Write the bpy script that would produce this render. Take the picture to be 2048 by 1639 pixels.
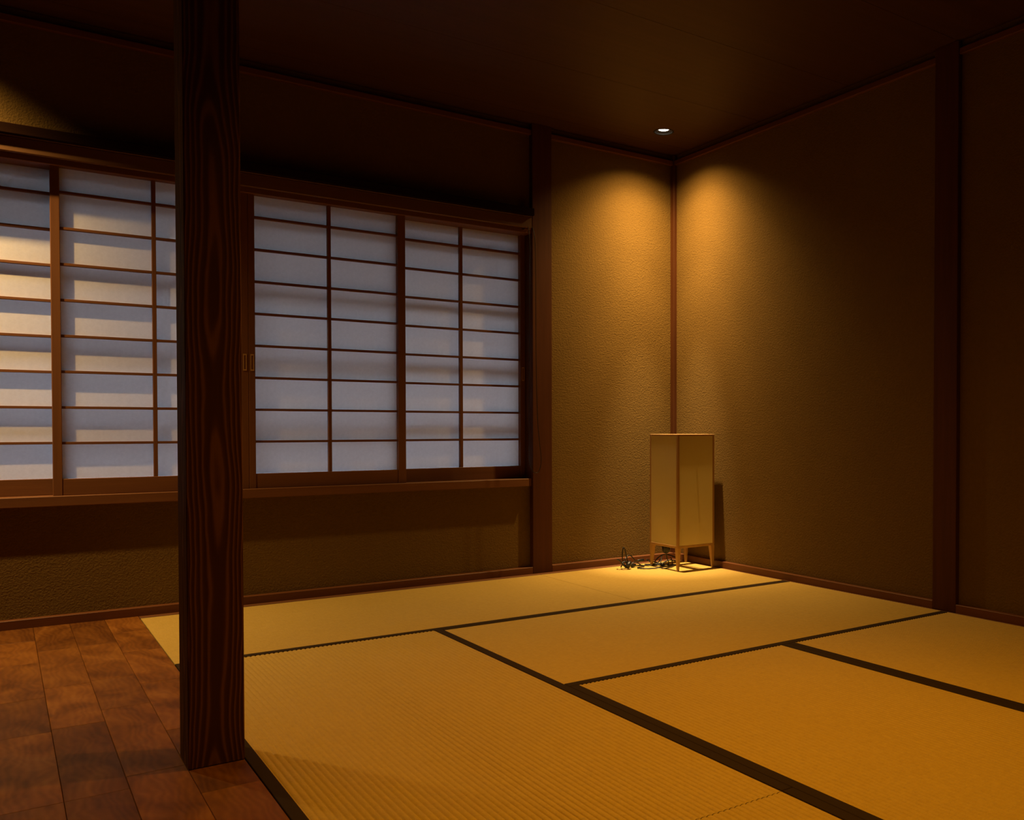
import bpy, bmesh, math, random
from mathutils import Vector, Matrix
random.seed(7)
scene = bpy.context.scene
for o in list(bpy.data.objects): bpy.data.objects.remove(o)
COL = scene.collection
PI = math.pi

# ------------------------------------------------------------------ camera
YAW, PITCH = math.radians(35.837), math.radians(-0.998)
F_PX, CX, CY = 1788.92, 1287.67, 887.08
cam = bpy.data.cameras.new('camera'); cam_o = bpy.data.objects.new('camera', cam); COL.objects.link(cam_o)
cam.sensor_fit = 'HORIZONTAL'; cam.sensor_width = 36.0
cam.lens = F_PX / 2048 * 36
cam.shift_x = -(CX - 1024) / 2048
cam.shift_y = (CY - 819.5) / 2048
cam.clip_start = 0.02
fwd = Vector((math.sin(YAW)*math.cos(PITCH), math.cos(YAW)*math.cos(PITCH), math.sin(PITCH)))
right = Vector((math.cos(YAW), -math.sin(YAW), 0)); up = right.cross(fwd)
M = Matrix((right, up, -fwd)).transposed().to_4x4(); M.translation = (0, 0, 0.80)
cam_o.matrix_world = M
scene.camera = cam_o

# ------------------------------------------------------------------ world and exposure
world = bpy.data.worlds.new('dusk_sky'); scene.world = world; world.use_nodes = True
bg = world.node_tree.nodes['Background']
bg.inputs['Color'].default_value = (.70, .77, 1.0, 1); bg.inputs['Strength'].default_value = 3.7
vs = scene.view_settings
vs.view_transform = 'Standard'; vs.look = 'None'; vs.exposure = 0.0; vs.gamma = 1.0; vs.use_curve_mapping = False

WARM = (1.0, 0.445, 0.03)
WARM_C = (1.0, 0.61, 0.215)
CEIL = 2.465
# (name, x, y, colour, [(half angle, blend, watts)...])
DOWNLIGHTS = [
    ('corner', 3.052, 4.036, WARM_C, [(66, .8, 46), (54, 1.0, 84), (38, 1.0, 60), (26, 1.0, 120), (14, 1.0, 330, (1.0, 0.74, 0.42))]),
    ('window', -0.447, 4.03, WARM_C, [(60, 1.0, 225), (40, 1.0, 40)]),
    ('centre', 1.36, 1.98, WARM, [(52, 1.0, 49), (38, 1.0, 43)]),
    ('near', 1.75, 0.95, WARM, [(66, .8, 38), (46, 1.0, 49)]),
]

# ------------------------------------------------------------------ node helpers
def mat(name):
    m = bpy.data.materials.new(name); m.use_nodes = True
    nt = m.node_tree; b = nt.nodes['Principled BSDF']
    return m, nt, b
def node(nt, t, **kw):
    n = nt.nodes.new(t)
    for k, v in kw.items():
        if k in n.inputs: n.inputs[k].default_value = v
        else: setattr(n, k, v)
    return n
def ramp(nt, fac, stops):
    r = nt.nodes.new('ShaderNodeValToRGB'); e = r.color_ramp.elements
    while len(e) < len(stops): e.new(0.5)
    for i, (p, c) in enumerate(stops): e[i].position = p; e[i].color = (*c, 1)
    nt.links.new(fac, r.inputs['Fac']); return r.outputs['Color']
def coords(nt, scale=(1, 1, 1), kind='Object', rot=(0, 0, 0)):
    tc = nt.nodes.new('ShaderNodeTexCoord'); mp = nt.nodes.new('ShaderNodeMapping')
    mp.inputs['Scale'].default_value = scale; mp.inputs['Rotation'].default_value = rot
    nt.links.new(tc.outputs[kind], mp.inputs['Vector']); return mp.outputs['Vector']
def noise(nt, vec, scale, detail=3, rough=.5):
    n = node(nt, 'ShaderNodeTexNoise', Scale=scale, Detail=detail, Roughness=rough)
    nt.links.new(vec, n.inputs['Vector']); return n.outputs['Fac']
def bump(nt, b, h, strength, dist):
    bp = node(nt, 'ShaderNodeBump', Strength=strength, Distance=dist)
    nt.links.new(h, bp.inputs['Height']); nt.links.new(bp.outputs['Normal'], b.inputs['Normal'])
def mix(nt, fac, a, b_, mode='MIX'):
    m = nt.nodes.new('ShaderNodeMix'); m.data_type = 'RGBA'; m.blend_type = mode
    if hasattr(fac, 'links'): nt.links.new(fac, m.inputs['Factor'])
    else: m.inputs['Factor'].default_value = fac
    for s, i in ((a, 'A'), (b_, 'B')):
        sock = [q for q in m.inputs if q.name == i and q.type == 'RGBA'][0]
        if hasattr(s, 'links'): nt.links.new(s, sock)
        else: sock.default_value = (*s, 1)
    return [q for q in m.outputs if q.type == 'RGBA'][0]
def math_(nt, op, a, b_=None):
    m = nt.nodes.new('ShaderNodeMath'); m.operation = op
    for i, s in enumerate((a, b_)):
        if s is None: continue
        if hasattr(s, 'links'): nt.links.new(s, m.inputs[i])
        else: m.inputs[i].default_value = s
    return m.outputs[0]

def plain(name, col, rough=.6, spec=.3):
    m, nt, b = mat(name)
    b.inputs['Base Color'].default_value = (*col, 1); b.inputs['Roughness'].default_value = rough
    b.inputs['Specular IOR Level'].default_value = spec
    return m

# ------------------------------------------------------------------ materials
def mk_plaster():
    m, nt, b = mat('earthen_plaster')
    v = coords(nt)
    n1 = noise(nt, v, 3.0, 4); n2 = noise(nt, v, 105, 5, .6)
    n3 = noise(nt, v, 260, 3, .6)
    c = mix(nt, n1, (.162, .097, .0235), (.206, .126, .033))
    c = mix(nt, math_(nt, 'MULTIPLY', noise(nt, coords(nt, (1.3, 1.1, .9), rot=(.4, .7, .2)), 60, 4), .5), c, (.113, .068, .022))
    nt.links.new(c, b.inputs['Base Color'])
    b.inputs['Roughness'].default_value = .95; b.inputs['Specular IOR Level'].default_value = .12
    vv = node(nt, 'ShaderNodeTexVoronoi', Scale=120.0); nt.links.new(v, vv.inputs['Vector'])
    h = math_(nt, 'ADD', math_(nt, 'MULTIPLY', n2, 1.0), math_(nt, 'MULTIPLY', n3, .5))
    h = math_(nt, 'ADD', h, math_(nt, 'MULTIPLY', vv.outputs['Distance'], .35))
    bump(nt, b, h, .7, .0042)
    return m
def mk_wood(name, dark, light, axis='Z', ring=30, rough=.5, spec=.35, stretch=.05, distort=.35, rnd=True, bumpd=.0006, grain=True):
    """long-grained timber: growth rings about an axis that wanders beside the piece"""
    m, nt, b = mat(name)
    sc = {'X': (stretch, 1, 1), 'Y': (1, stretch, 1), 'Z': (1, 1, stretch)}[axis]
    v = coords(nt, sc)
    if rnd:
        oi = nt.nodes.new('ShaderNodeObjectInfo'); ad = nt.nodes.new('ShaderNodeVectorMath'); ad.operation = 'ADD'
        sc2 = nt.nodes.new('ShaderNodeVectorMath'); sc2.operation = 'SCALE'; sc2.inputs['Scale'].default_value = 3.7
        cb = nt.nodes.new('ShaderNodeCombineXYZ')
        for i in range(3): nt.links.new(oi.outputs['Random'], cb.inputs[i])
        nt.links.new(cb.outputs[0], sc2.inputs[0]); nt.links.new(v, ad.inputs[0]); nt.links.new(sc2.outputs[0], ad.inputs[1]); v2 = ad.outputs[0]
    else: v2 = v
    n = noise(nt, v2, 6.0, 2)
    w = node(nt, 'ShaderNodeTexWave', Scale=float(ring), Distortion=float(distort*20)); w.wave_type = 'RINGS'
    w.rings_direction = axis; w.inputs['Detail'].default_value = 2.0; w.inputs['Detail Scale'].default_value = .5
    nt.links.new(v2, w.inputs['Vector'])
    fine = noise(nt, coords(nt, tuple(q*(1 if q == 1 else .4) for q in sc)), 260, 3)
    if grain:                                         # straight-grained piece: streaks of uneven width
        g1 = noise(nt, v2, 45, 4, .6); g2 = noise(nt, v2, 11, 3, .6)
        f = math_(nt, 'ADD', math_(nt, 'MULTIPLY', g1, .7), math_(nt, 'MULTIPLY', g2, .5))
        f = math_(nt, 'SUBTRACT', f, .10)
    else: f = math_(nt, 'MULTIPLY', math_(nt, 'ADD', w.outputs['Fac'], math_(nt, 'MULTIPLY', n, .8)), .55)
    c = ramp(nt, f, [(.15, dark), (.85, light)])
    c = mix(nt, math_(nt, 'MULTIPLY', fine, .35), c, dark)
    nt.links.new(c, b.inputs['Base Color'])
    b.inputs['Roughness'].default_value = rough; b.inputs['Specular IOR Level'].default_value = spec
    bump(nt, b, math_(nt, 'ADD', f, math_(nt, 'MULTIPLY', fine, .5)), .5, bumpd)
    return m
def mk_cedar():
    """flat-sawn cedar: growth rings about a pith that wanders along the trunk, so the face shows arched figures"""
    m, nt, b = mat('stained_cedar_pillar')
    v = coords(nt)
    sp = node(nt, 'ShaderNodeSeparateXYZ'); nt.links.new(v, sp.inputs[0])
    nz = noise(nt, coords(nt, (0, 0, .8)), 1.0, 2); nz2 = noise(nt, coords(nt, (7, 7, 2.2)), 1.0, 3); nz3 = noise(nt, coords(nt, (24, 24, 5.0)), 1.0, 2)
    x = math_(nt, 'ADD', sp.outputs['X'], math_(nt, 'MULTIPLY', math_(nt, 'SUBTRACT', nz2, .5), .04))
    y = math_(nt, 'ADD', math_(nt, 'SUBTRACT', sp.outputs['Y'], -.012), math_(nt, 'MULTIPLY', math_(nt, 'SUBTRACT', nz, .5), .10))
    r = math_(nt, 'SQRT', math_(nt, 'ADD', math_(nt, 'MULTIPLY', x, x), math_(nt, 'MULTIPLY', y, y)))
    r = math_(nt, 'ADD', r, math_(nt, 'MULTIPLY', nz3, .0045))
    f = math_(nt, 'ADD', math_(nt, 'MULTIPLY', math_(nt, 'SINE', math_(nt, 'MULTIPLY', r, 2*PI/.0070)), .5), .5)
    fine = noise(nt, coords(nt, (1, 1, .02)), 420, 3)
    c = ramp(nt, f, [(.25, (.075, .027, .006)), (.62, (.105, .040, .009)), (.97, (.20, .082, .019))])
    c = mix(nt, math_(nt, 'MULTIPLY', fine, .45), c, (.075, .027, .006))
    nt.links.new(c, b.inputs['Base Color'])
    b.inputs['Roughness'].default_value = .7; b.inputs['Specular IOR Level'].default_value = .08
    bump(nt, b, math_(nt, 'ADD', f, math_(nt, 'MULTIPLY', fine, .4)), .45, .0009)
    return m
def mk_floorboard():
    m, nt, b = mat('oiled_floorboard')
    oi = nt.nodes.new('ShaderNodeObjectInfo')
    sc2 = nt.nodes.new('ShaderNodeVectorMath'); sc2.operation = 'SCALE'; sc2.inputs['Scale'].default_value = 9.1
    cb = nt.nodes.new('ShaderNodeCombineXYZ')
    for i in range(3): nt.links.new(oi.outputs['Random'], cb.inputs[i])
    nt.links.new(cb.outputs[0], sc2.inputs[0])
    ad = nt.nodes.new('ShaderNodeVectorMath'); ad.operation = 'ADD'
    nt.links.new(coords(nt, (1, .55, 1)), ad.inputs[0]); nt.links.new(sc2.outputs[0], ad.inputs[1]); v = ad.outputs[0]
    big = node(nt, 'ShaderNodeTexNoise', Scale=7.0, Detail=3.0, Distortion=1.6); nt.links.new(v, big.inputs['Vector'])
    w = node(nt, 'ShaderNodeTexWave', Scale=16.0, Distortion=16.0); w.inputs['Detail'].default_value = 2.5; w.inputs['Detail Scale'].default_value = .7
    w.bands_direction = 'X'
    nt.links.new(v, w.inputs['Vector'])
    f = math_(nt, 'ADD', math_(nt, 'MULTIPLY', big.outputs['Fac'], .85), math_(nt, 'MULTIPLY', w.outputs['Fac'], .09))
    c = ramp(nt, f, [(.28, (.12, .040, .006)), (.5, (.215, .080, .012)), (.72, (.315, .132, .024))])
    tint = ramp(nt, oi.outputs['Random'], [(0, (.70, .66, .60)), (1, (1.12, 1.08, 1.0))])
    c = mix(nt, 1.0, c, tint, 'MULTIPLY')
    nt.links.new(c, b.inputs['Base Color'])
    b.inputs['Roughness'].default_value = .55; b.inputs['Specular IOR Level'].default_value = .2
    bump(nt, b, f, .25, .0008)
    return m
def mk_rush():
    m, nt, b = mat('woven_rush')
    v = coords(nt)
    big = noise(nt, v, 2.2, 3)
    cross = noise(nt, coords(nt, (330, 34, 34)), 1.0, 2)
    blot = noise(nt, coords(nt, (60, 70, 60)), 1.0, 2)
    c = mix(nt, big, (.51, .345, .068), (.60, .42, .10))
    c = mix(nt, math_(nt, 'MULTIPLY', cross, .62), c, (.36, .225, .048))
    c = mix(nt, math_(nt, 'MULTIPLY', blot, .5), c, (.70, .51, .15))
    nt.links.new(c, b.inputs['Base Color'])
    b.inputs['Roughness'].default_value = .62; b.inputs['Specular IOR Level'].default_value = .25
    bump(nt, b, math_(nt, 'ADD', cross, math_(nt, 'MULTIPLY', blot, .6)), .6, .0016)
    return m
def mk_heri():
    m, nt, b = mat('woven_border_cloth')
    v = coords(nt)
    n = noise(nt, v, 500, 2)
    c = mix(nt, n, (.020, .0105, .004), (.040, .022, .008))
    nt.links.new(c, b.inputs['Base Color']); b.inputs['Roughness'].default_value = .8; b.inputs['Specular IOR Level'].default_value = .2
    bump(nt, b, n, .4, .0006)
    return m
def mk_paper():
    m, nt, b = mat('shoji_paper'); out = nt.nodes['Material Output']; nt.nodes.remove(b)
    v = coords(nt, (1, 1, 1)); n = noise(nt, v, 60, 5, .65)
    fib = noise(nt, coords(nt, (8, 1, 60)), 9, 3)
    c = ramp(nt, math_(nt, 'ADD', math_(nt, 'MULTIPLY', n, .6), math_(nt, 'MULTIPLY', fib, .4)), [(.3, (.80, .79, .77)), (.7, (.90, .89, .87))])
    d = nt.nodes.new('ShaderNodeBsdfDiffuse'); t = nt.nodes.new('ShaderNodeBsdfTranslucent'); s = nt.nodes.new('ShaderNodeMixShader')
    nt.links.new(c, d.inputs['Color']); nt.links.new(c, t.inputs['Color']); s.inputs[0].default_value = .45
    nt.links.new(d.outputs[0], s.inputs[1]); nt.links.new(t.outputs[0], s.inputs[2]); nt.links.new(s.outputs[0], out.inputs['Surface'])
    return m
def mk_shade():
    m, nt, b = mat('laminated_lamp_sheet'); out = nt.nodes['Material Output']; nt.nodes.remove(b)
    n = noise(nt, coords(nt), 40, 4)
    c = mix(nt, n, (.97, .85, .47), (.98, .88, .52))
    d = nt.nodes.new('ShaderNodeBsdfDiffuse'); t = nt.nodes.new('ShaderNodeBsdfTranslucent'); s = nt.nodes.new('ShaderNodeMixShader')
    nt.links.new(c, d.inputs['Color']); nt.links.new(c, t.inputs['Color']); s.inputs[0].default_value = .50
    nt.links.new(d.outputs[0], s.inputs[1]); nt.links.new(t.outputs[0], s.inputs[2])
    g = nt.nodes.new('ShaderNodeBsdfGlossy'); g.inputs['Roughness'].default_value = .12
    fr = node(nt, 'ShaderNodeFresnel', IOR=1.5); s2 = nt.nodes.new('ShaderNodeMixShader')
    nt.links.new(fr.outputs[0], s2.inputs[0]); nt.links.new(s.outputs[0], s2.inputs[1]); nt.links.new(g.outputs[0], s2.inputs[2])
    nt.links.new(s2.outputs[0], out.inputs['Surface'])
    return m
def mk_glass():
    m, nt, b = mat('window_glass'); out = nt.nodes['Material Output']; nt.nodes.remove(b)
    t = nt.nodes.new('ShaderNodeBsdfTransparent'); t.inputs['Color'].default_value = (.93, .95, .95, 1)
    g = nt.nodes.new('ShaderNodeBsdfGlossy'); g.inputs['Roughness'].default_value = .02
    fr = node(nt, 'ShaderNodeFresnel', IOR=1.45); s = nt.nodes.new('ShaderNodeMixShader')
    nt.links.new(fr.outputs[0], s.inputs[0]); nt.links.new(t.outputs[0], s.inputs[1]); nt.links.new(g.outputs[0], s.inputs[2])
    nt.links.new(s.outputs[0], out.inputs['Surface']); return m
def mk_lens():
    m, nt, b = mat('lit_lamp_lens'); b.inputs['Base Color'].default_value = (.9, .9, .9, 1)
    b.inputs['Emission Color'].default_value = (1, .86, .66, 1); b.inputs['Emission Strength'].default_value = 9.0
    return m

PLASTER = mk_plaster()
W_POST = mk_wood('stained_post_wood', (.055, .017, .0045), (.125, .040, .011), 'Z', ring=36, rough=.6, spec=.2)
W_PILLAR = mk_cedar()
W_TRIM = mk_wood('stained_trim_wood', (.105, .034, .010), (.21, .074, .023), 'X', ring=40, rough=.5)
W_TRIMY = mk_wood('stained_trim_wood_deep', (.105, .034, .010), (.21, .074, .023), 'Y', ring=40, rough=.5)
W_SHOJI_X = mk_wood('shoji_rail_wood', (.130, .050, .018), (.24, .100, .036), 'X', ring=45, rough=.55)
W_SHOJI_Z = mk_wood('shoji_stile_wood', (.130, .050, .018), (.24, .100, .036), 'Z', ring=45, rough=.55)
W_VAL = mk_wood('valance_wood', (.105, .048, .017), (.20, .098, .036), 'X', ring=40, rough=.5)
W_CEIL = mk_wood('ceiling_board_wood', (.050, .020, .007), (.095, .040, .014), 'X', ring=14, stretch=.03, rough=.55)
W_LAMP = mk_wood('pale_lamp_wood', (.42, .24, .09), (.56, .35, .15), 'Z', ring=60, rough=.5, distort=.15)
FLOORB = mk_floorboard()
RUSH = mk_rush()
HERI, PAPER, SHADE, GLASS, LENS = mk_heri(), mk_paper(), mk_shade(), mk_glass(), mk_lens()
BLACK = plain('matt_black_metal', (.012, .011, .010), .45, .4)
BLACK_P = plain('black_cable_rubber', (.010, .010, .010), .38, .5)
DARKBOX = mk_wood('dark_head_rail_wood', (.014, .006, .003), (.030, .013, .006), 'X', ring=40, rough=.9, spec=.02)
SUB = plain('subfloor_board', (.10, .07, .04), .9, .1)
STRAW = plain('tatami_straw_core', (.30, .21, .09), .9, .1)
ALU = plain('bronze_window_frame', (.10, .085, .07), .5, .4)
CONC = plain('outside_ground', (.34, .33, .31), .9, .1)
SHADING_SLAB = plain('shading_slab_board', (.16, .10, .06), .8, .1)
BRASS = plain('cord_tie', (.42, .27, .10), .5, .3)

# ------------------------------------------------------------------ mesh helpers
def new_obj(name, me, material=None, parent=None):
    o = bpy.data.objects.new(name, me); COL.objects.link(o)
    if material and not me.materials: me.materials.append(material)
    if parent: o.parent = parent
    return o
def bm_box(bm, x0, x1, y0, y1, z0, z1):
    v = [bm.verts.new(p) for p in ((x0,y0,z0),(x1,y0,z0),(x1,y1,z0),(x0,y1,z0),(x0,y0,z1),(x1,y0,z1),(x1,y1,z1),(x0,y1,z1))]
    for f in ((0,3,2,1),(4,5,6,7),(0,1,5,4),(1,2,6,5),(2,3,7,6),(3,0,4,7)): bm.faces.new([v[i] for i in f])
def to_mesh(bm, name, smooth=False):
    bmesh.ops.recalc_face_normals(bm, faces=bm.faces)
    me = bpy.data.meshes.new(name); bm.to_mesh(me); bm.free()
    if smooth:
        for p in me.polygons: p.use_smooth = True
    return me
def box(name, b, material, parent=None, bevel=0.0, seg=1, origin=None):
    """a box whose object origin sits at its centre (or `origin`), bevelled edges"""
    x0, x1, y0, y1, z0, z1 = b
    c = Vector(origin) if origin else Vector(((x0+x1)/2, (y0+y1)/2, (z0+z1)/2))
    bm = bmesh.new(); bm_box(bm, x0-c.x, x1-c.x, y0-c.y, y1-c.y, z0-c.z, z1-c.z)
    if bevel: bmesh.ops.bevel(bm, geom=bm.edges[:], offset=bevel, segments=seg, affect='EDGES', profile=.5)
    o = new_obj(name, to_mesh(bm, name), material, parent)
    o.location = c - (Vector(parent.location) if parent else Vector())
    return o
def tag(o, label, cat, group=None):
    o['label'] = label; o['category'] = cat
    if group: o['group'] = group
    return o
def struct(o, label=None):
    o['kind'] = 'structure'
    if label: o['label'] = label
    return o
def empty(name, loc):
    o = bpy.data.objects.new(name, None); COL.objects.link(o); o.location = loc; o.empty_display_size = .05
    return o
def tube(name, pts, r, material, parent=None, res=4, cyclic=False):
    """a round cord along smooth points, turned into a mesh"""
    P = [Vector(p) for p in pts]; out = []
    n = len(P); rng = range(n if cyclic else n-1)
    for i in rng:                                   # catmull-rom
        g = lambda k: P[k % n] if cyclic else P[max(0, min(n-1, k))]
        p0, p1, p2, p3 = g(i-1), g(i), g(i+1), g(i+2)
        for k in range(res):
            t = k/res
            out.append(.5*((2*p1)+(p2-p0)*t+(2*p0-5*p1+4*p2-p3)*t*t+(3*p1-p0-3*p2+p3)*t**3))
    if not cyclic: out.append(P[-1])
    bm = bmesh.new(); rings = []; m = len(out); S = 8; nrm = None
    for i, p in enumerate(out):
        a = out[(i-1) % m] if cyclic else out[max(0, i-1)]; c = out[(i+1) % m] if cyclic else out[min(m-1, i+1)]
        d = (c-a).normalized()
        if nrm is None: nrm = d.orthogonal().normalized()
        nrm = (nrm - d*nrm.dot(d)).normalized(); bn = d.cross(nrm)
        rings.append([bm.verts.new(p + (nrm*math.cos(2*PI*k/S)+bn*math.sin(2*PI*k/S))*r) for k in range(S)])
    for i in range(m if cyclic else m-1):
        A, B = rings[i], rings[(i+1) % m]
        for k in range(S): bm.faces.new((A[k], A[(k+1) % S], B[(k+1) % S], B[k]))
    if not cyclic: bm.faces.new(rings[0][::-1]); bm.faces.new(rings[-1])
    o = new_obj(name, to_mesh(bm, name, True), material, parent)
    if parent: o.location = -Vector(parent.location)
    return o
def lathe(name, prof, material, parent=None, n=40, loc=(0,0,0), smooth=True):
    bm = bmesh.new(); rings = []
    for r, z in prof:
        rings.append([bm.verts.new((r*math.cos(2*PI*k/n), r*math.sin(2*PI*k/n), z)) for k in range(n)] if r > 1e-6 else [bm.verts.new((0, 0, z))])
    for A, B in zip(rings, rings[1:]):
        for k in range(n):
            q = [A[k % len(A)], A[(k+1) % len(A)], B[(k+1) % len(B)], B[k % len(B)]]
            q = list(dict.fromkeys(q))
            if len(q) > 2: bm.faces.new(q)
    o = new_obj(name, to_mesh(bm, name, smooth), material, parent); o.location = loc
    return o

# ------------------------------------------------------------------ room measures (metres)
XW, YW = 3.38, 4.37            # plaster faces of the right and the window wall
XF, YF = 3.356, 4.336          # faces of posts and baseboards
XL, YB = -1.75, -2.2           # walls out of the picture
MX = [0.478, 1.427, 2.373, 3.345]
MY = [4.281, 3.345, 2.370]
WX0, WX1 = -0.519, 2.380       # window opening
WZ0, WZ1 = 0.483, 1.99

# ------------------------------------------------------------------ walls
bm = bmesh.new(); T = .18
bm_box(bm, XL, WX0-.12, YW, YW+T, -.05, 2.56)
bm_box(bm, WX0-.12, WX1+.0, YW, YW+T, -.05, WZ0+.01)
bm_box(bm, WX0-.12, WX1+.0, YW, YW+T, WZ1-.04, 2.5)
bm_box(bm, WX1+.0, XW+T, YW, YW+T, -.05, 2.56)
struct(new_obj('wall_back', to_mesh(bm, 'wall_back'), PLASTER), 'ochre earthen plaster wall around the paper-screened window')
struct(box('wall_right', (XW, XW+T, YB, YW, -.05, 2.56), PLASTER, origin=(0,0,0)), 'ochre earthen plaster wall right of the corner')
struct(box('wall_left', (XL-T, XL, YB, YW+T, -.05, 2.56), W_POST, origin=(0,0,0)))
struct(box('wall_front', (XL-T, XW+T, YB-T, YB, -.05, 2.56), W_POST, origin=(0,0,0)))

# ------------------------------------------------------------------ floor: subfloor slab with its planks
floor = struct(box('floor', (XL, XW, YB, YW, -.10, -.045), SUB, origin=(0,0,0)), 'reddish brown plank floor beside the tatami mats')
PW = .1235; x1 = MX[0]-.0008; col = 0
while x1 > XL+.02:
    x0 = max(XL, x1-PW); y = YW-.034 - (0 if col else 0); first = True
    while y > YB+.02:
        L = random.uniform(.34, .72)
        if first: L = random.uniform(.25, .6); first = False
        y0 = max(YB, y-L)
        if y0-YB < .12: y0 = YB
        box('plank', (x0+.0005, x1-.0005, y0+.0004, y-.0004, -.045, random.uniform(-.0006, 0)), FLOORB, floor, bevel=.0009)
        y = y0
    x1 -= PW; col += 1

# ------------------------------------------------------------------ ceiling boards with round openings for the lights
ceil = struct(box('ceiling', (XL, XW, YB, YW, 2.535, 2.58), SUB, origin=(0,0,0)), 'dark brown boarded wooden ceiling')
HOLE_R = .050
seams = [YB] + [2.35+.62*k for k in range(-7, 4)]
seams = [s for s in seams if s < YW-.1] + [YW]
seams = sorted(set(round(s, 4) for s in seams))
for y0, y1 in zip(seams, seams[1:]):
    bm = bmesh.new(); a, b_ = y0+.001, y1-.001; z0, z1 = CEIL, CEIL+.012
    holes = sorted([(x, y) for _, x, y, _, _ in DOWNLIGHTS if y0 < y < y1])
    cuts = [XL]
    def quad(p): bm.faces.new([bm.verts.new(q) for q in p])
    xs = XL
    for (hx, hy) in holes:
        w = .12; quad([(xs,a,z0),(xs,b_,z0),(hx-w,b_,z0),(hx-w,a,z0)])
        n = 48; circ = []; rim = []
        for k in range(n):
            t = 2*PI*(k+.5)/n; c, s = math.cos(t), math.sin(t)
            circ.append(bm.verts.new((hx+HOLE_R*c, hy+HOLE_R*s, z0)))
            q = 1e9
            if abs(c) > 1e-6: q = min(q, w/abs(c))
            if s > 1e-6: q = min(q, (b_-hy)/s)
            if s < -1e-6: q = min(q, (a-hy)/s)
            rim.append(bm.verts.new((hx+q*c, hy+q*s, z0)))
        for k in range(n): bm.faces.new((circ[k], circ[(k+1) % n], rim[(k+1) % n], rim[k]))
        corners = [(hx+w,b_),(hx-w,b_),(hx-w,a),(hx+w,a)]
        for cxx, cyy in corners:                      # fill the four cut corners
            ang = math.atan2(cyy-hy, cxx-hx) % (2*PI); k = int((ang/(2*PI)*n - .5) // 1) % n
            v = bm.verts.new((cxx, cyy, z0)); bm.faces.new((rim[k], rim[(k+1) % n], v))
        xs = hx+w
    quad([(xs,a,z0),(xs,b_,z0),(XW,b_,z0),(XW,a,z0)])
    for yy in (a, b_): quad([(XL,yy,z0),(XW,yy,z0),(XW,yy,z1),(XL,yy,z1)])
    for f in bm.faces:
        f.normal_update()
        if f.normal.z > .5: f.normal_flip()
    me = bpy.data.meshes.new('ceiling_board'); bm.to_mesh(me); bm.free()
    new_obj('ceiling_board', me, W_CEIL, ceil)

# ------------------------------------------------------------------ recessed downlights
DL_LABEL = {'corner': 'black-rimmed recessed downlight glowing in the ceiling above the paper floor lamp',
            'window': 'black-rimmed recessed downlight in the ceiling above the plank floor by the window',
            'centre': 'black-rimmed recessed downlight in the ceiling over the middle tatami mats',
            'near': 'black-rimmed recessed downlight in the ceiling over the mats away from the window'}
for nm, x, y, colr, spots in DOWNLIGHTS:
    root = tag(empty('recessed_downlight', (x, y, CEIL)), DL_LABEL[nm], 'ceiling light', 'recessed ceiling downlights')
    lathe('trim_ring', [(HOLE_R-.001, .004), (HOLE_R-.001, -.0015), (.054, -.0035), (.0575, -.002), (.058, .0002)], BLACK, root)
    lathe('baffle', [(HOLE_R-.0005, .004), (.043, .012), (.033, .016), (.033, .050), (0, .051)], BLACK, root)
    lathe('lens', [(.0325, .0165), (.030, .0135), (.022, .0115), (.010, .0105), (0, .010)], LENS, root)
    for bi, (ha, bl, wt, *own) in enumerate(spots):                     # the hot core of the beam is a little whiter than its rim
        bname = 'downlight_%s_%s' % (nm, ('wide_beam', 'broad_beam', 'middle_beam', 'narrow_beam', 'core_beam')[bi]) + ('' if nm == 'corner' else '_offscreen')
        ld = bpy.data.lights.new(bname, 'SPOT'); ld.energy = wt; ld.color = own[0] if own else colr
        ld.spot_size = math.radians(2*ha); ld.spot_blend = bl; ld.shadow_soft_size = .018
        lo = bpy.data.objects.new(bname, ld); COL.objects.link(lo); lo.parent = root; lo.location = (0, 0, .004)
        if nm == 'corner': lo.rotation_euler = Vector((-.055, -.055, .997)).to_track_quat('Z', 'Y').to_euler()      # turned a little into the corner
        if nm == 'window': lo.rotation_euler = (math.radians(8), 0, 0)      # an adjustable lamp turned towards the window wall

# ------------------------------------------------------------------ posts, baseboards, cornice trims
tr = 0
def trim(b, m, label, bevel=.002):
    global tr; tr += 1
    return struct(box('trim_%d' % tr, b, m, bevel=bevel), label)
trim((WX1, 2.502, YF, YW+.10, 0, CEIL), W_POST, 'dark stained post between the window and the corner')
trim((XF, XW+.06, 2.341, 2.460, 0, CEIL), W_POST, 'dark stained post set in the right wall')
trim((3.358, XW+.02, YF, YW+.02, 0, CEIL), W_POST, 'slim reddish post in the corner of the room')
trim((WX0-.12, WX0, YF, YW+.10, 0, CEIL), W_POST, 'dark stained post at the far side of the window')
trim((XL, WX0-.12, YF+.008, YW, CEIL-.062, CEIL-.035), W_TRIM, None, .0015)
trim((WX0, WX1, YF+.008, YW, CEIL-.062, CEIL-.035), W_TRIM, 'thin reddish cornice strip above the window wall', .0015)
trim((2.502, 3.358, YF+.008, YW, CEIL-.062, CEIL-.035), W_TRIM, 'thin reddish cornice strip over the lit corner', .0015)
trim((XF+.004, XW, 2.46, YF, CEIL-.062, CEIL-.035), W_TRIMY, 'thin reddish cornice strip along the right wall', .0015)
trim((XF+.004, XW, YB, 2.341, CEIL-.062, CEIL-.035), W_TRIMY, None, .0015)
BBH = .036
def bboard(name, b, m, label=None):
    return struct(box(name, b, m, bevel=.0015), label)
bboard('baseboard_back', (WX0, WX1, YF, YW+.01, -.04, BBH), W_TRIM, 'low dark baseboard under the window')
bboard('baseboard_back', (2.502, 3.358, YF, YW+.01, -.04, BBH), W_TRIM, 'low baseboard left of the paper lamp')
bboard('baseboard_back', (XL, WX0-.12, YF, YW+.01, -.04, BBH), W_TRIM)
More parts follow.
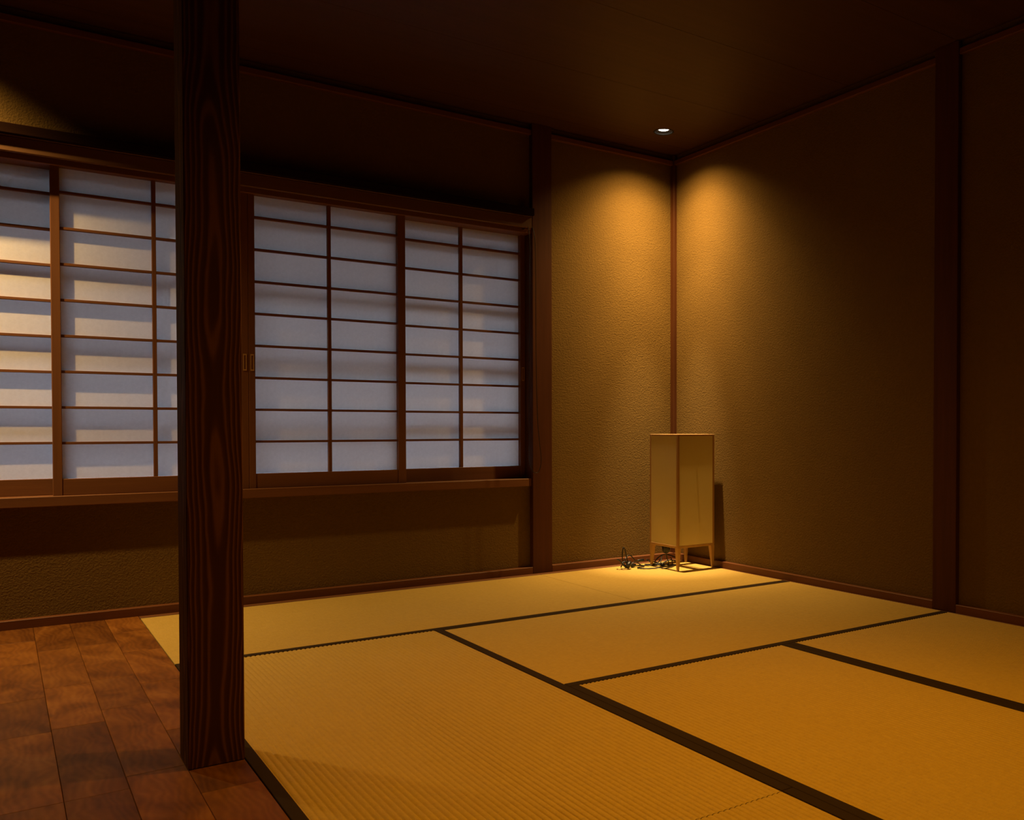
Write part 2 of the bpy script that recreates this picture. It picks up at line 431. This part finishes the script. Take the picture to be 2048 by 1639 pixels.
bboard('baseboard_right', (XF, XW+.01, 2.46, YF, -.04, BBH), W_TRIMY, 'low baseboard right of the paper lamp')
bboard('baseboard_right', (XF, XW+.01, YB, 2.341, -.04, BBH), W_TRIMY)
trim((MX[0]+.001, XF, 4.2945, YF, -.04, -.0005), W_SHOJI_X, 'narrow wooden edging strip between mats and window wall', .001)
trim((3.3475, XF, YB, 4.2945, -.04, -.0005), W_SHOJI_X, 'narrow wooden edging strip between mats and right wall', .001)

# ------------------------------------------------------------------ window: sill, head, jambs, outer frame
trim((WX0, 2.357, 4.338, 4.46, WZ0, .524), W_SHOJI_X, 'reddish wooden sill under the paper screens', .002)
trim((2.357, WX1, 4.352, 4.46, WZ0, .524), W_SHOJI_X, None, .001)
trim((WX0, WX1, 4.348, 4.46, 1.866, 1.95), W_SHOJI_X, 'grooved wooden head rail above the paper screens', .0015)
trim((WX1-.001, WX1+.004, 4.35, 4.46, .524, 1.866), W_POST, None, 0)
# dark picture-rail shelf over the valance
trim((WX0, 2.3605, 4.275, YW, 1.946, 1.986), DARKBOX, 'dark board along the top of the window', .002)

win = struct(empty('window_1', (0, 0, 0)), 'glazed outer window behind the paper screens')
for z0, z1 in ((.49, .55), (.78, .82), (1.095, 1.135), (1.41, 1.45), (1.725, 1.765), (1.82, 1.95)):
    box('glazing_rail', (WX0, WX1, 4.508, 4.534, z0, z1), ALU, win, bevel=.002)
for xx in (WX0+.015, .93, WX1-.015):
    box('glazing_stile', (xx-.02, xx+.02, 4.5075, 4.5345, .49, 1.95), ALU, win, bevel=.002)
for a, b_ in ((WX0+.035, .91), (.95, WX1-.035)):
    for z0, z1 in ((.55, .78), (.82, 1.095), (1.135, 1.41), (1.45, 1.725), (1.765, 1.82)):
        box('pane', (a, b_, 4.520, 4.524, z0, z1), GLASS, win)
tag(box('shading_slab', (-3.5, 4.5, 4.56, 5.95, 1.875, 1.955), SHADING_SLAB, bevel=.01), 'unseen brown slab added outside to dim the top of the window', 'shading_slab')  # added out of view, set low to dim the upper rows of paper
struct(box('ground_outside', (-12, 14, 4.56, 24, -.65, -.45), CONC, origin=(0,0,0)))

# ------------------------------------------------------------------ shoji screens
ROWS = [.592 + .1466*k for k in range(1, 9)]
def shoji(name_label, x0, x1, yf, ls, rs, mx, mw, pulls):
    """x0,x1 outer edges; yf front; ls/rs stile widths; mx muntin centre"""
    th = .030; yp = yf+.0265; z0, z1 = .5245, 1.915
    zb, zt = .592, 1.885
    root = tag(empty('shoji_screen', ((x0+x1)/2, yf, z0)), name_label, 'paper screen', 'sliding paper screens of the window')
    box('stile', (x0, x0+ls, yf, yf+th, z0, z1), W_SHOJI_Z, root, bevel=.0015)
    box('stile', (x1-rs, x1, yf, yf+th, z0, z1), W_SHOJI_Z, root, bevel=.0015)
    box('bottom_rail', (x0+ls, x1-rs, yf+.002, yf+th, z0, zb), W_SHOJI_X, root, bevel=.0015)
    box('top_rail', (x0+ls, x1-rs, yf+.002, yf+th, zt, z1), W_SHOJI_X, root, bevel=.0015)
    box('vertical_muntin', (mx-mw/2, mx+mw/2, yf+.007, yp, zb, zt), W_SHOJI_Z, root, bevel=.0008)
    for z in ROWS:
        for a, b_ in ((x0+ls, mx-mw/2), (mx+mw/2, x1-rs)):
            box('horizontal_muntin', (a, b_, yf+.0075, yp, z-.0053, z+.0053), W_SHOJI_X, root, bevel=.0008)
    zz = [zb] + ROWS + [zt]
    for a, b_ in ((x0+ls-.004, mx), (mx, x1-rs+.004)):
        for lo, hi in zip(zz, zz[1:]):
            box('paper_pane', (a+.0003, b_-.0003, yp, yp+.0004, lo+.0002, hi-.0002), PAPER, root)
    for px in pulls:                                # recessed finger pull: four slim edges and a sunk back
        p = box('finger_pull', (px-.0045, px+.0045, yf-.0006, yf+.001, 1.068, 1.132), W_SHOJI_Z, root)
        for q in ((px-.0075, px-.0045, 1.062, 1.138), (px+.0045, px+.0075, 1.062, 1.138), (px-.0045, px+.0045, 1.132, 1.138), (px-.0045, px+.0045, 1.062, 1.068)):
            e = box('pull_edge', (q[0], q[1], yf-.0016, yf+.001, q[2], q[3]), W_LAMP, root)
            e.parent = p; e.location = e.location - p.location
    return root
YFR, YBK = 4.365, 4.420
shoji('paper screen at the window end away from the corner, behind its neighbour', -.519, .237, YBK, .032, .030, -.136, .0155, [])
shoji('paper screen half hidden by the pillar, brightly lit in strips from above', .1808, .9296, YFR, .0325, .030, .5537, .0155, [.9145])
shoji('paper screen right beside the pillar, with a finger pull on its pillar side', .9304, 1.6716, YFR, .0286, .0388, 1.2972, .0155, [.9457])
shoji('paper screen nearest the corner post, with square patches of lamp light', 1.623, 2.379, YBK, .030, .029, 2.0015, .0165, [2.3655])

# ------------------------------------------------------------------ roller blind rolled up behind its valance, with a bead-cord loop
bl = tag(empty('roller_blind', (.93, 4.33, 1.90)), 'rolled-up window blind behind a long wooden valance with a hanging cord loop', 'blind')
box('valance', (WX0+.002, 2.356, 4.298, 4.314, 1.882, 1.941), W_VAL, bl, bevel=.0025)
box('valance_bead', (WX0+.002, 2.356, 4.292, 4.314, 1.9415, 1.9455), W_VAL, bl, bevel=.001)
box('lit_rail_end', (2.322, 2.356, 4.3145, 4.347, 1.876, 1.941), W_VAL, bl, bevel=.001)  # block standing in for the lamp-lit right end of the head rail
tube('cord_loop', [(2.358, 4.318, 1.905), (2.360, 4.290, 1.87), (2.3625, 4.270, 1.75), (2.3645, 4.270, 1.2), (2.372, 4.268, .86), (2.382, 4.266, .73), (2.391, 4.265, .65), (2.390, 4.265, .602), (2.378, 4.265, .568),
                  (2.360, 4.266, .558), (2.338, 4.267, .572), (2.324, 4.268, .61), (2.320, 4.268, .68), (2.321, 4.269, .9), (2.324, 4.270, 1.3), (2.328, 4.270, 1.75), (2.332, 4.290, 1.87), (2.334, 4.318, 1.905)], .0017, BLACK, bl, res=5)

# ------------------------------------------------------------------ free-standing pillar
pil = tag(box('wooden_pillar', (.3535, .4765, 2.3075, 2.4265, 0, CEIL), W_PILLAR, bevel=.0022, seg=2, origin=(.415, 2.367, 0)),
          'tall square dark cedar pillar standing between plank floor and tatami mats', 'pillar')

# ------------------------------------------------------------------ tatami mats
HW = .0325; PITCH = .0155
def tatami(label, xa, xb, ya, yb, along, heri_lo, heri_hi):
    """along: 'X' or 'Y' length direction; heri_lo / heri_hi: border widths on the low / high side across the mat (0 = none)"""
    L, Wd = (xb-xa, yb-ya) if along == 'X' else (yb-ya, xb-xa)
    root = tag(empty('tatami_mat', ((xa+xb)/2, (ya+yb)/2, -.045)), label, 'tatami mat', 'tatami mats on the floor')
    if along == 'Y': root.rotation_euler = (0, 0, PI/2)
    g = .0009
    if along == 'Y': heri_lo, heri_hi = heri_hi, heri_lo       # rotated a quarter turn: low x is high local y
    h = box('straw_core', (-L/2+g, L/2-g, -Wd/2+g, Wd/2-g, 0, .0405), STRAW, None, origin=(0, 0, 0)); h.parent = root
    # ribbed rush cover: real ridges running along the mat
    lo, hi = -Wd/2+g, Wd/2-g
    n = int((hi-lo)/PITCH*8); bm = bmesh.new(); prev = None
    for k in range(n+1):
        y = lo+(hi-lo)*k/n
        z = .0450 - (.0036 if along == 'Y' else .0012)*(1-math.sqrt(abs(math.cos(PI*y/PITCH))))
        row = [bm.verts.new((sx*(L/2-g), y, z)) for sx in (-1, 1)]
        if prev: bm.faces.new((prev[0], prev[1], row[1], row[0]))
        prev = row
    for sx in (-1, 1):                                          # folded ends
        e = [bm.verts.new((sx*(L/2-g), y, z)) for y, z in ((lo, .0425), (hi, .0425), (hi, .003), (lo, .003))]; bm.faces.new(e)
    for sy in (lo, hi):
        e = [bm.verts.new((x, sy, z)) for x, z in ((-L/2+g, .0425), (L/2-g, .0425), (L/2-g, .003), (-L/2+g, .003))]; bm.faces.new(e)
    c = new_obj('rush_cover', to_mesh(bm, 'rush_cover', False), RUSH, root)
    for side, w in ((-1, heri_lo), (1, heri_hi)):
        if not w: continue
        a, b_ = (lo-.0003, lo+w) if side < 0 else (hi-w, hi+.0003)
        bo = box('cloth_border', (-L/2+g, L/2-g, a, b_, .004, .0462), HERI, None, bevel=.0012, origin=(0, 0, 0)); bo.parent = root
    return root
ML = 1.915
XS = 2.395
tatami('long tatami mat along the window wall, under the window', MX[0], XS, MY[1], MY[0], 'X', HW, 0)
tatami('short tatami mat in the corner under the paper lamp, brightly lit', XS, MX[3], MY[1], MY[0], 'X', HW, 0)
tatami('long tatami mat parallel to the window, second row, reaching the right wall', MX[1], MX[3], MY[2], MY[1], 'X', HW, .018)
tatami('tatami mat with coarse ribs next to the pillar and plank floor', MX[0], MX[1], 1.4105, MY[1], 'Y', .0295, .031)
tatami('tatami mat in the middle of the room, lying square to the window', MX[1], MX[2], .455, MY[2], 'Y', .032, .032)
tatami('tatami mat beside the right wall in front of the wall post', MX[2], MX[3], .455, MY[2], 'Y', .032, 0)
tatami('tatami mat along the plank floor, end to end with the coarse ribbed mat', MX[0], MX[1], -.505, 1.4105, 'Y', .0295, .031)
tatami('tatami mat crossing the room away from the window', MX[1], MX[3], -.505, .455, 'X', HW, 0)
tatami('tatami mat across the room by the front wall, pillar half', MX[0], XS, -1.46, -.505, 'X', HW, HW)
tatami('tatami mat by the front wall at the right wall', XS, MX[3], -1.46, -.505, 'X', HW, HW)

# ------------------------------------------------------------------ paper floor lamp
LX0, LX1, LY0, LY1 = 3.066, 3.334, 3.924, 4.186
lamp = tag(empty('floor_lamp', ((LX0+LX1)/2, (LY0+LY1)/2, .0005)), 'tall square paper lantern lamp on four tapered wooden legs in the corner', 'lamp')
lamp_z = .0005
def lb(name, b, m, bevel=.0012, parent=lamp): return box(name, b, m, lamp, bevel=bevel)
S = .0135; ZB, ZT = .128, .766
for sx in (0, 1):
    for sy in (0, 1):
        x0 = LX0 if sx == 0 else LX1-S; y0 = LY0 if sy == 0 else LY1-S
        lb('corner_stile', (x0, x0+S, y0, y0+S, ZB, ZT-.010), W_LAMP)
        # tapered leg: thick under the frame, slender at the floor, its outer faces upright
        bm = bmesh.new(); top, bot = .0245, .0105; ox = LX0 if sx == 0 else LX1; oy = LY0 if sy == 0 else LY1
        dx = 1 if sx == 0 else -1; dy = 1 if sy == 0 else -1
        vt = [bm.verts.new((ox+dx*a*top, oy+dy*b*top, ZB)) for a, b in ((0,0),(1,0),(1,1),(0,1))]
        vb = [bm.verts.new((ox+dx*a*bot+dx*.002, oy+dy*b*bot+dy*.002, lamp_z)) for a, b in ((0,0),(1,0),(1,1),(0,1))]
        bm.faces.new(vt); bm.faces.new(vb[::-1])
        for k in range(4): bm.faces.new((vt[k], vb[k], vb[(k+1) % 4], vt[(k+1) % 4]))
        o = new_obj('leg', to_mesh(bm, 'leg'), W_LAMP, lamp); o.location = -Vector(lamp.location)
for zz0, zz1, nm, ex in ((ZT-.010, ZT, 'top_rail', 0), (ZB, ZB+.014, 'bottom_rail', 0)):
    for y0 in (LY0, LY1-S): lb(nm, (LX0+(S if nm == 'bottom_rail' else 0), LX1-(S if nm == 'bottom_rail' else 0), y0, y0+S, zz0, zz1), W_LAMP)
    for x0 in (LX0, LX1-S): lb(nm, (x0, x0+S, LY0+S, LY1-S, zz0, zz1), W_LAMP)
for y0 in (LY0+.0008, LY1-.0028): lb('paper_panel', (LX0+S, LX1-S, y0, y0+.002, ZB+.014, ZT-.010), SHADE, 0)
for x0 in (LX0+.0008, LX1-.0028): lb('paper_panel', (x0, x0+.002, LY0+S, LY1-S, ZB+.014, ZT-.010), SHADE, 0)
mxl, myl = (LX0+LX1)/2, (LY0+LY1)/2
sx_, sy_ = 3.128, 4.112
lb('top_bar', (mxl-.017, mxl-.009, LY0+S, LY1-S, ZT-.009, ZT-.003), W_LAMP)
lb('cross_bar', (LX0+S, LX1-S, sy_-.020, sy_+.020, ZB, ZB+.010), W_LAMP)
lb('cross_bar', (mxl-.022, mxl+.022, LY0+S, sy_-.020, ZB, ZB+.010), W_LAMP)
lb('cross_bar', (mxl-.022, mxl+.022, sy_+.020, LY1-S, ZB, ZB+.010), W_LAMP)
sk = lathe('lamp_socket', [(0, -.052), (.012, -.050), (.021, -.040), (.024, -.022), (.024, 0), (.020, .001), (.020, .052), (.016, .056), (0, .056)], BLACK, lamp, 28, (sx_-lamp.location.x, sy_-lamp.location.y, ZB-lamp_z))
lathe('bulb', [(.013, .056), (.014, .066), (.026, .088), (.030, .106), (.024, .126), (.010, .135), (0, .136)], plain('frosted_bulb_glass', (.75, .72, .66), .3, .5), sk, 28)

# ------------------------------------------------------------------ tangled lamp cable on the mat
cab = tag(empty('power_cable', (2.95, 4.16, 0)), 'tangled black power cable lying on the mat beside the paper lamp', 'cable')
r = .0034
tube('cord', [(sx_, sy_, .082), (sx_+.01, sy_+.005, .05), (3.15, 4.12, .012), (3.10, 4.17, .006), (3.13, 4.21, .028), (3.20, 4.22, .052), (3.26, 4.18, .03), (3.24, 4.13, .006), (3.17, 4.09, .005),
              (3.11, 4.05, .006), (3.055, 4.035, .005), (3.045, 4.06, .008), (3.02, 4.075, .005), (2.985, 4.09, .0045), (2.955, 4.115, .0045), (2.95, 4.145, .005), (2.985, 4.16, .005), (3.015, 4.17, .006),
              (3.005, 4.195, .008), (2.97, 4.195, .009), (2.93, 4.20, .012), (2.905, 4.195, .03), (2.90, 4.20, .052)], r, BLACK_P, cab, 6)
tube('cord', [(2.90, 4.20, .052), (2.93, 4.21, .07), (2.955, 4.215, .062), (2.985, 4.215, .035), (3.02, 4.215, .034)], r, BLACK_P, cab, 6)
tube('cord', [(2.885, 4.19, .020), (2.875, 4.19, .07), (2.880, 4.19, .114), (2.888, 4.19, .118), (2.897, 4.188, .09), (2.906, 4.186, .05), (2.915, 4.18, .022), (2.90, 4.17, .01), (2.87, 4.175, .03), (2.862, 4.185, .01)], r, BLACK_P, cab, 6)
tube('cord', [(2.835, 4.185, .058), (2.85, 4.18, .050), (2.865, 4.175, .030), (2.882, 4.165, .012), (2.905, 4.165, .010), (2.912, 4.175, .025), (2.895, 4.185, .040), (2.868, 4.185, .034)], r*1.25, BLACK_P, cab, 6)
tube('cord', [(3.04, 4.20, .010), (3.09, 4.185, .008), (3.14, 4.165, .012), (3.18, 4.15, .028), (3.22, 4.13, .02), (3.19, 4.10, .006), (3.15, 4.14, .006), (3.10, 4.20, .02), (3.06, 4.21, .035)], r, BLACK_P, cab, 6)
tube('cord', [(3.06, 4.19, .030), (3.09, 4.18, .012), (3.115, 4.185, .006), (3.145, 4.20, .020), (3.165, 4.205, .034), (3.15, 4.18, .050), (3.12, 4.15, .030), (3.105, 4.13, .006), (3.13, 4.10, .005), (3.17, 4.11, .008), (3.21, 4.16, .018), (3.23, 4.20, .032)], r*.9, BLACK_P, cab, 6)
tube('cord', [(2.92, 4.185, .010), (2.955, 4.19, .030), (2.985, 4.195, .024), (3.01, 4.19, .008), (3.045, 4.185, .005), (3.08, 4.165, .006), (3.12, 4.175, .008), (3.15, 4.165, .006)], r*.9, BLACK_P, cab, 6)
def capsule(name, p, q, r, m, parent):
    p, q = Vector(p), Vector(q); d = (q-p)
    o = lathe(name, [(0, 0), (r*.7, .001), (r, .005), (r, d.length*.65), (r*.75, d.length*.9), (r*.4, d.length), (0, d.length)], m, parent, 20)
    o.rotation_euler = d.to_track_quat('Z', 'Y').to_euler(); o.location = p - Vector(parent.location)
    return o
capsule('plug', (2.882, 4.150, .0175), (2.915, 4.165, .040), .0135, BLACK_P, cab)
capsule('switch', (3.045, 4.215, .034), (2.995, 4.215, .033), .0075, BLACK_P, cab)
capsule('plug', (2.935, 4.19, .012), (2.975, 4.20, .012), .010, BLACK_P, cab)
tube('cable_tie', [(2.852, 4.20, .0022), (2.838, 4.19, .0022), (2.84, 4.165, .0022), (2.862, 4.145, .0022), (2.885, 4.147, .003)], .0014, BRASS, cab, 6)
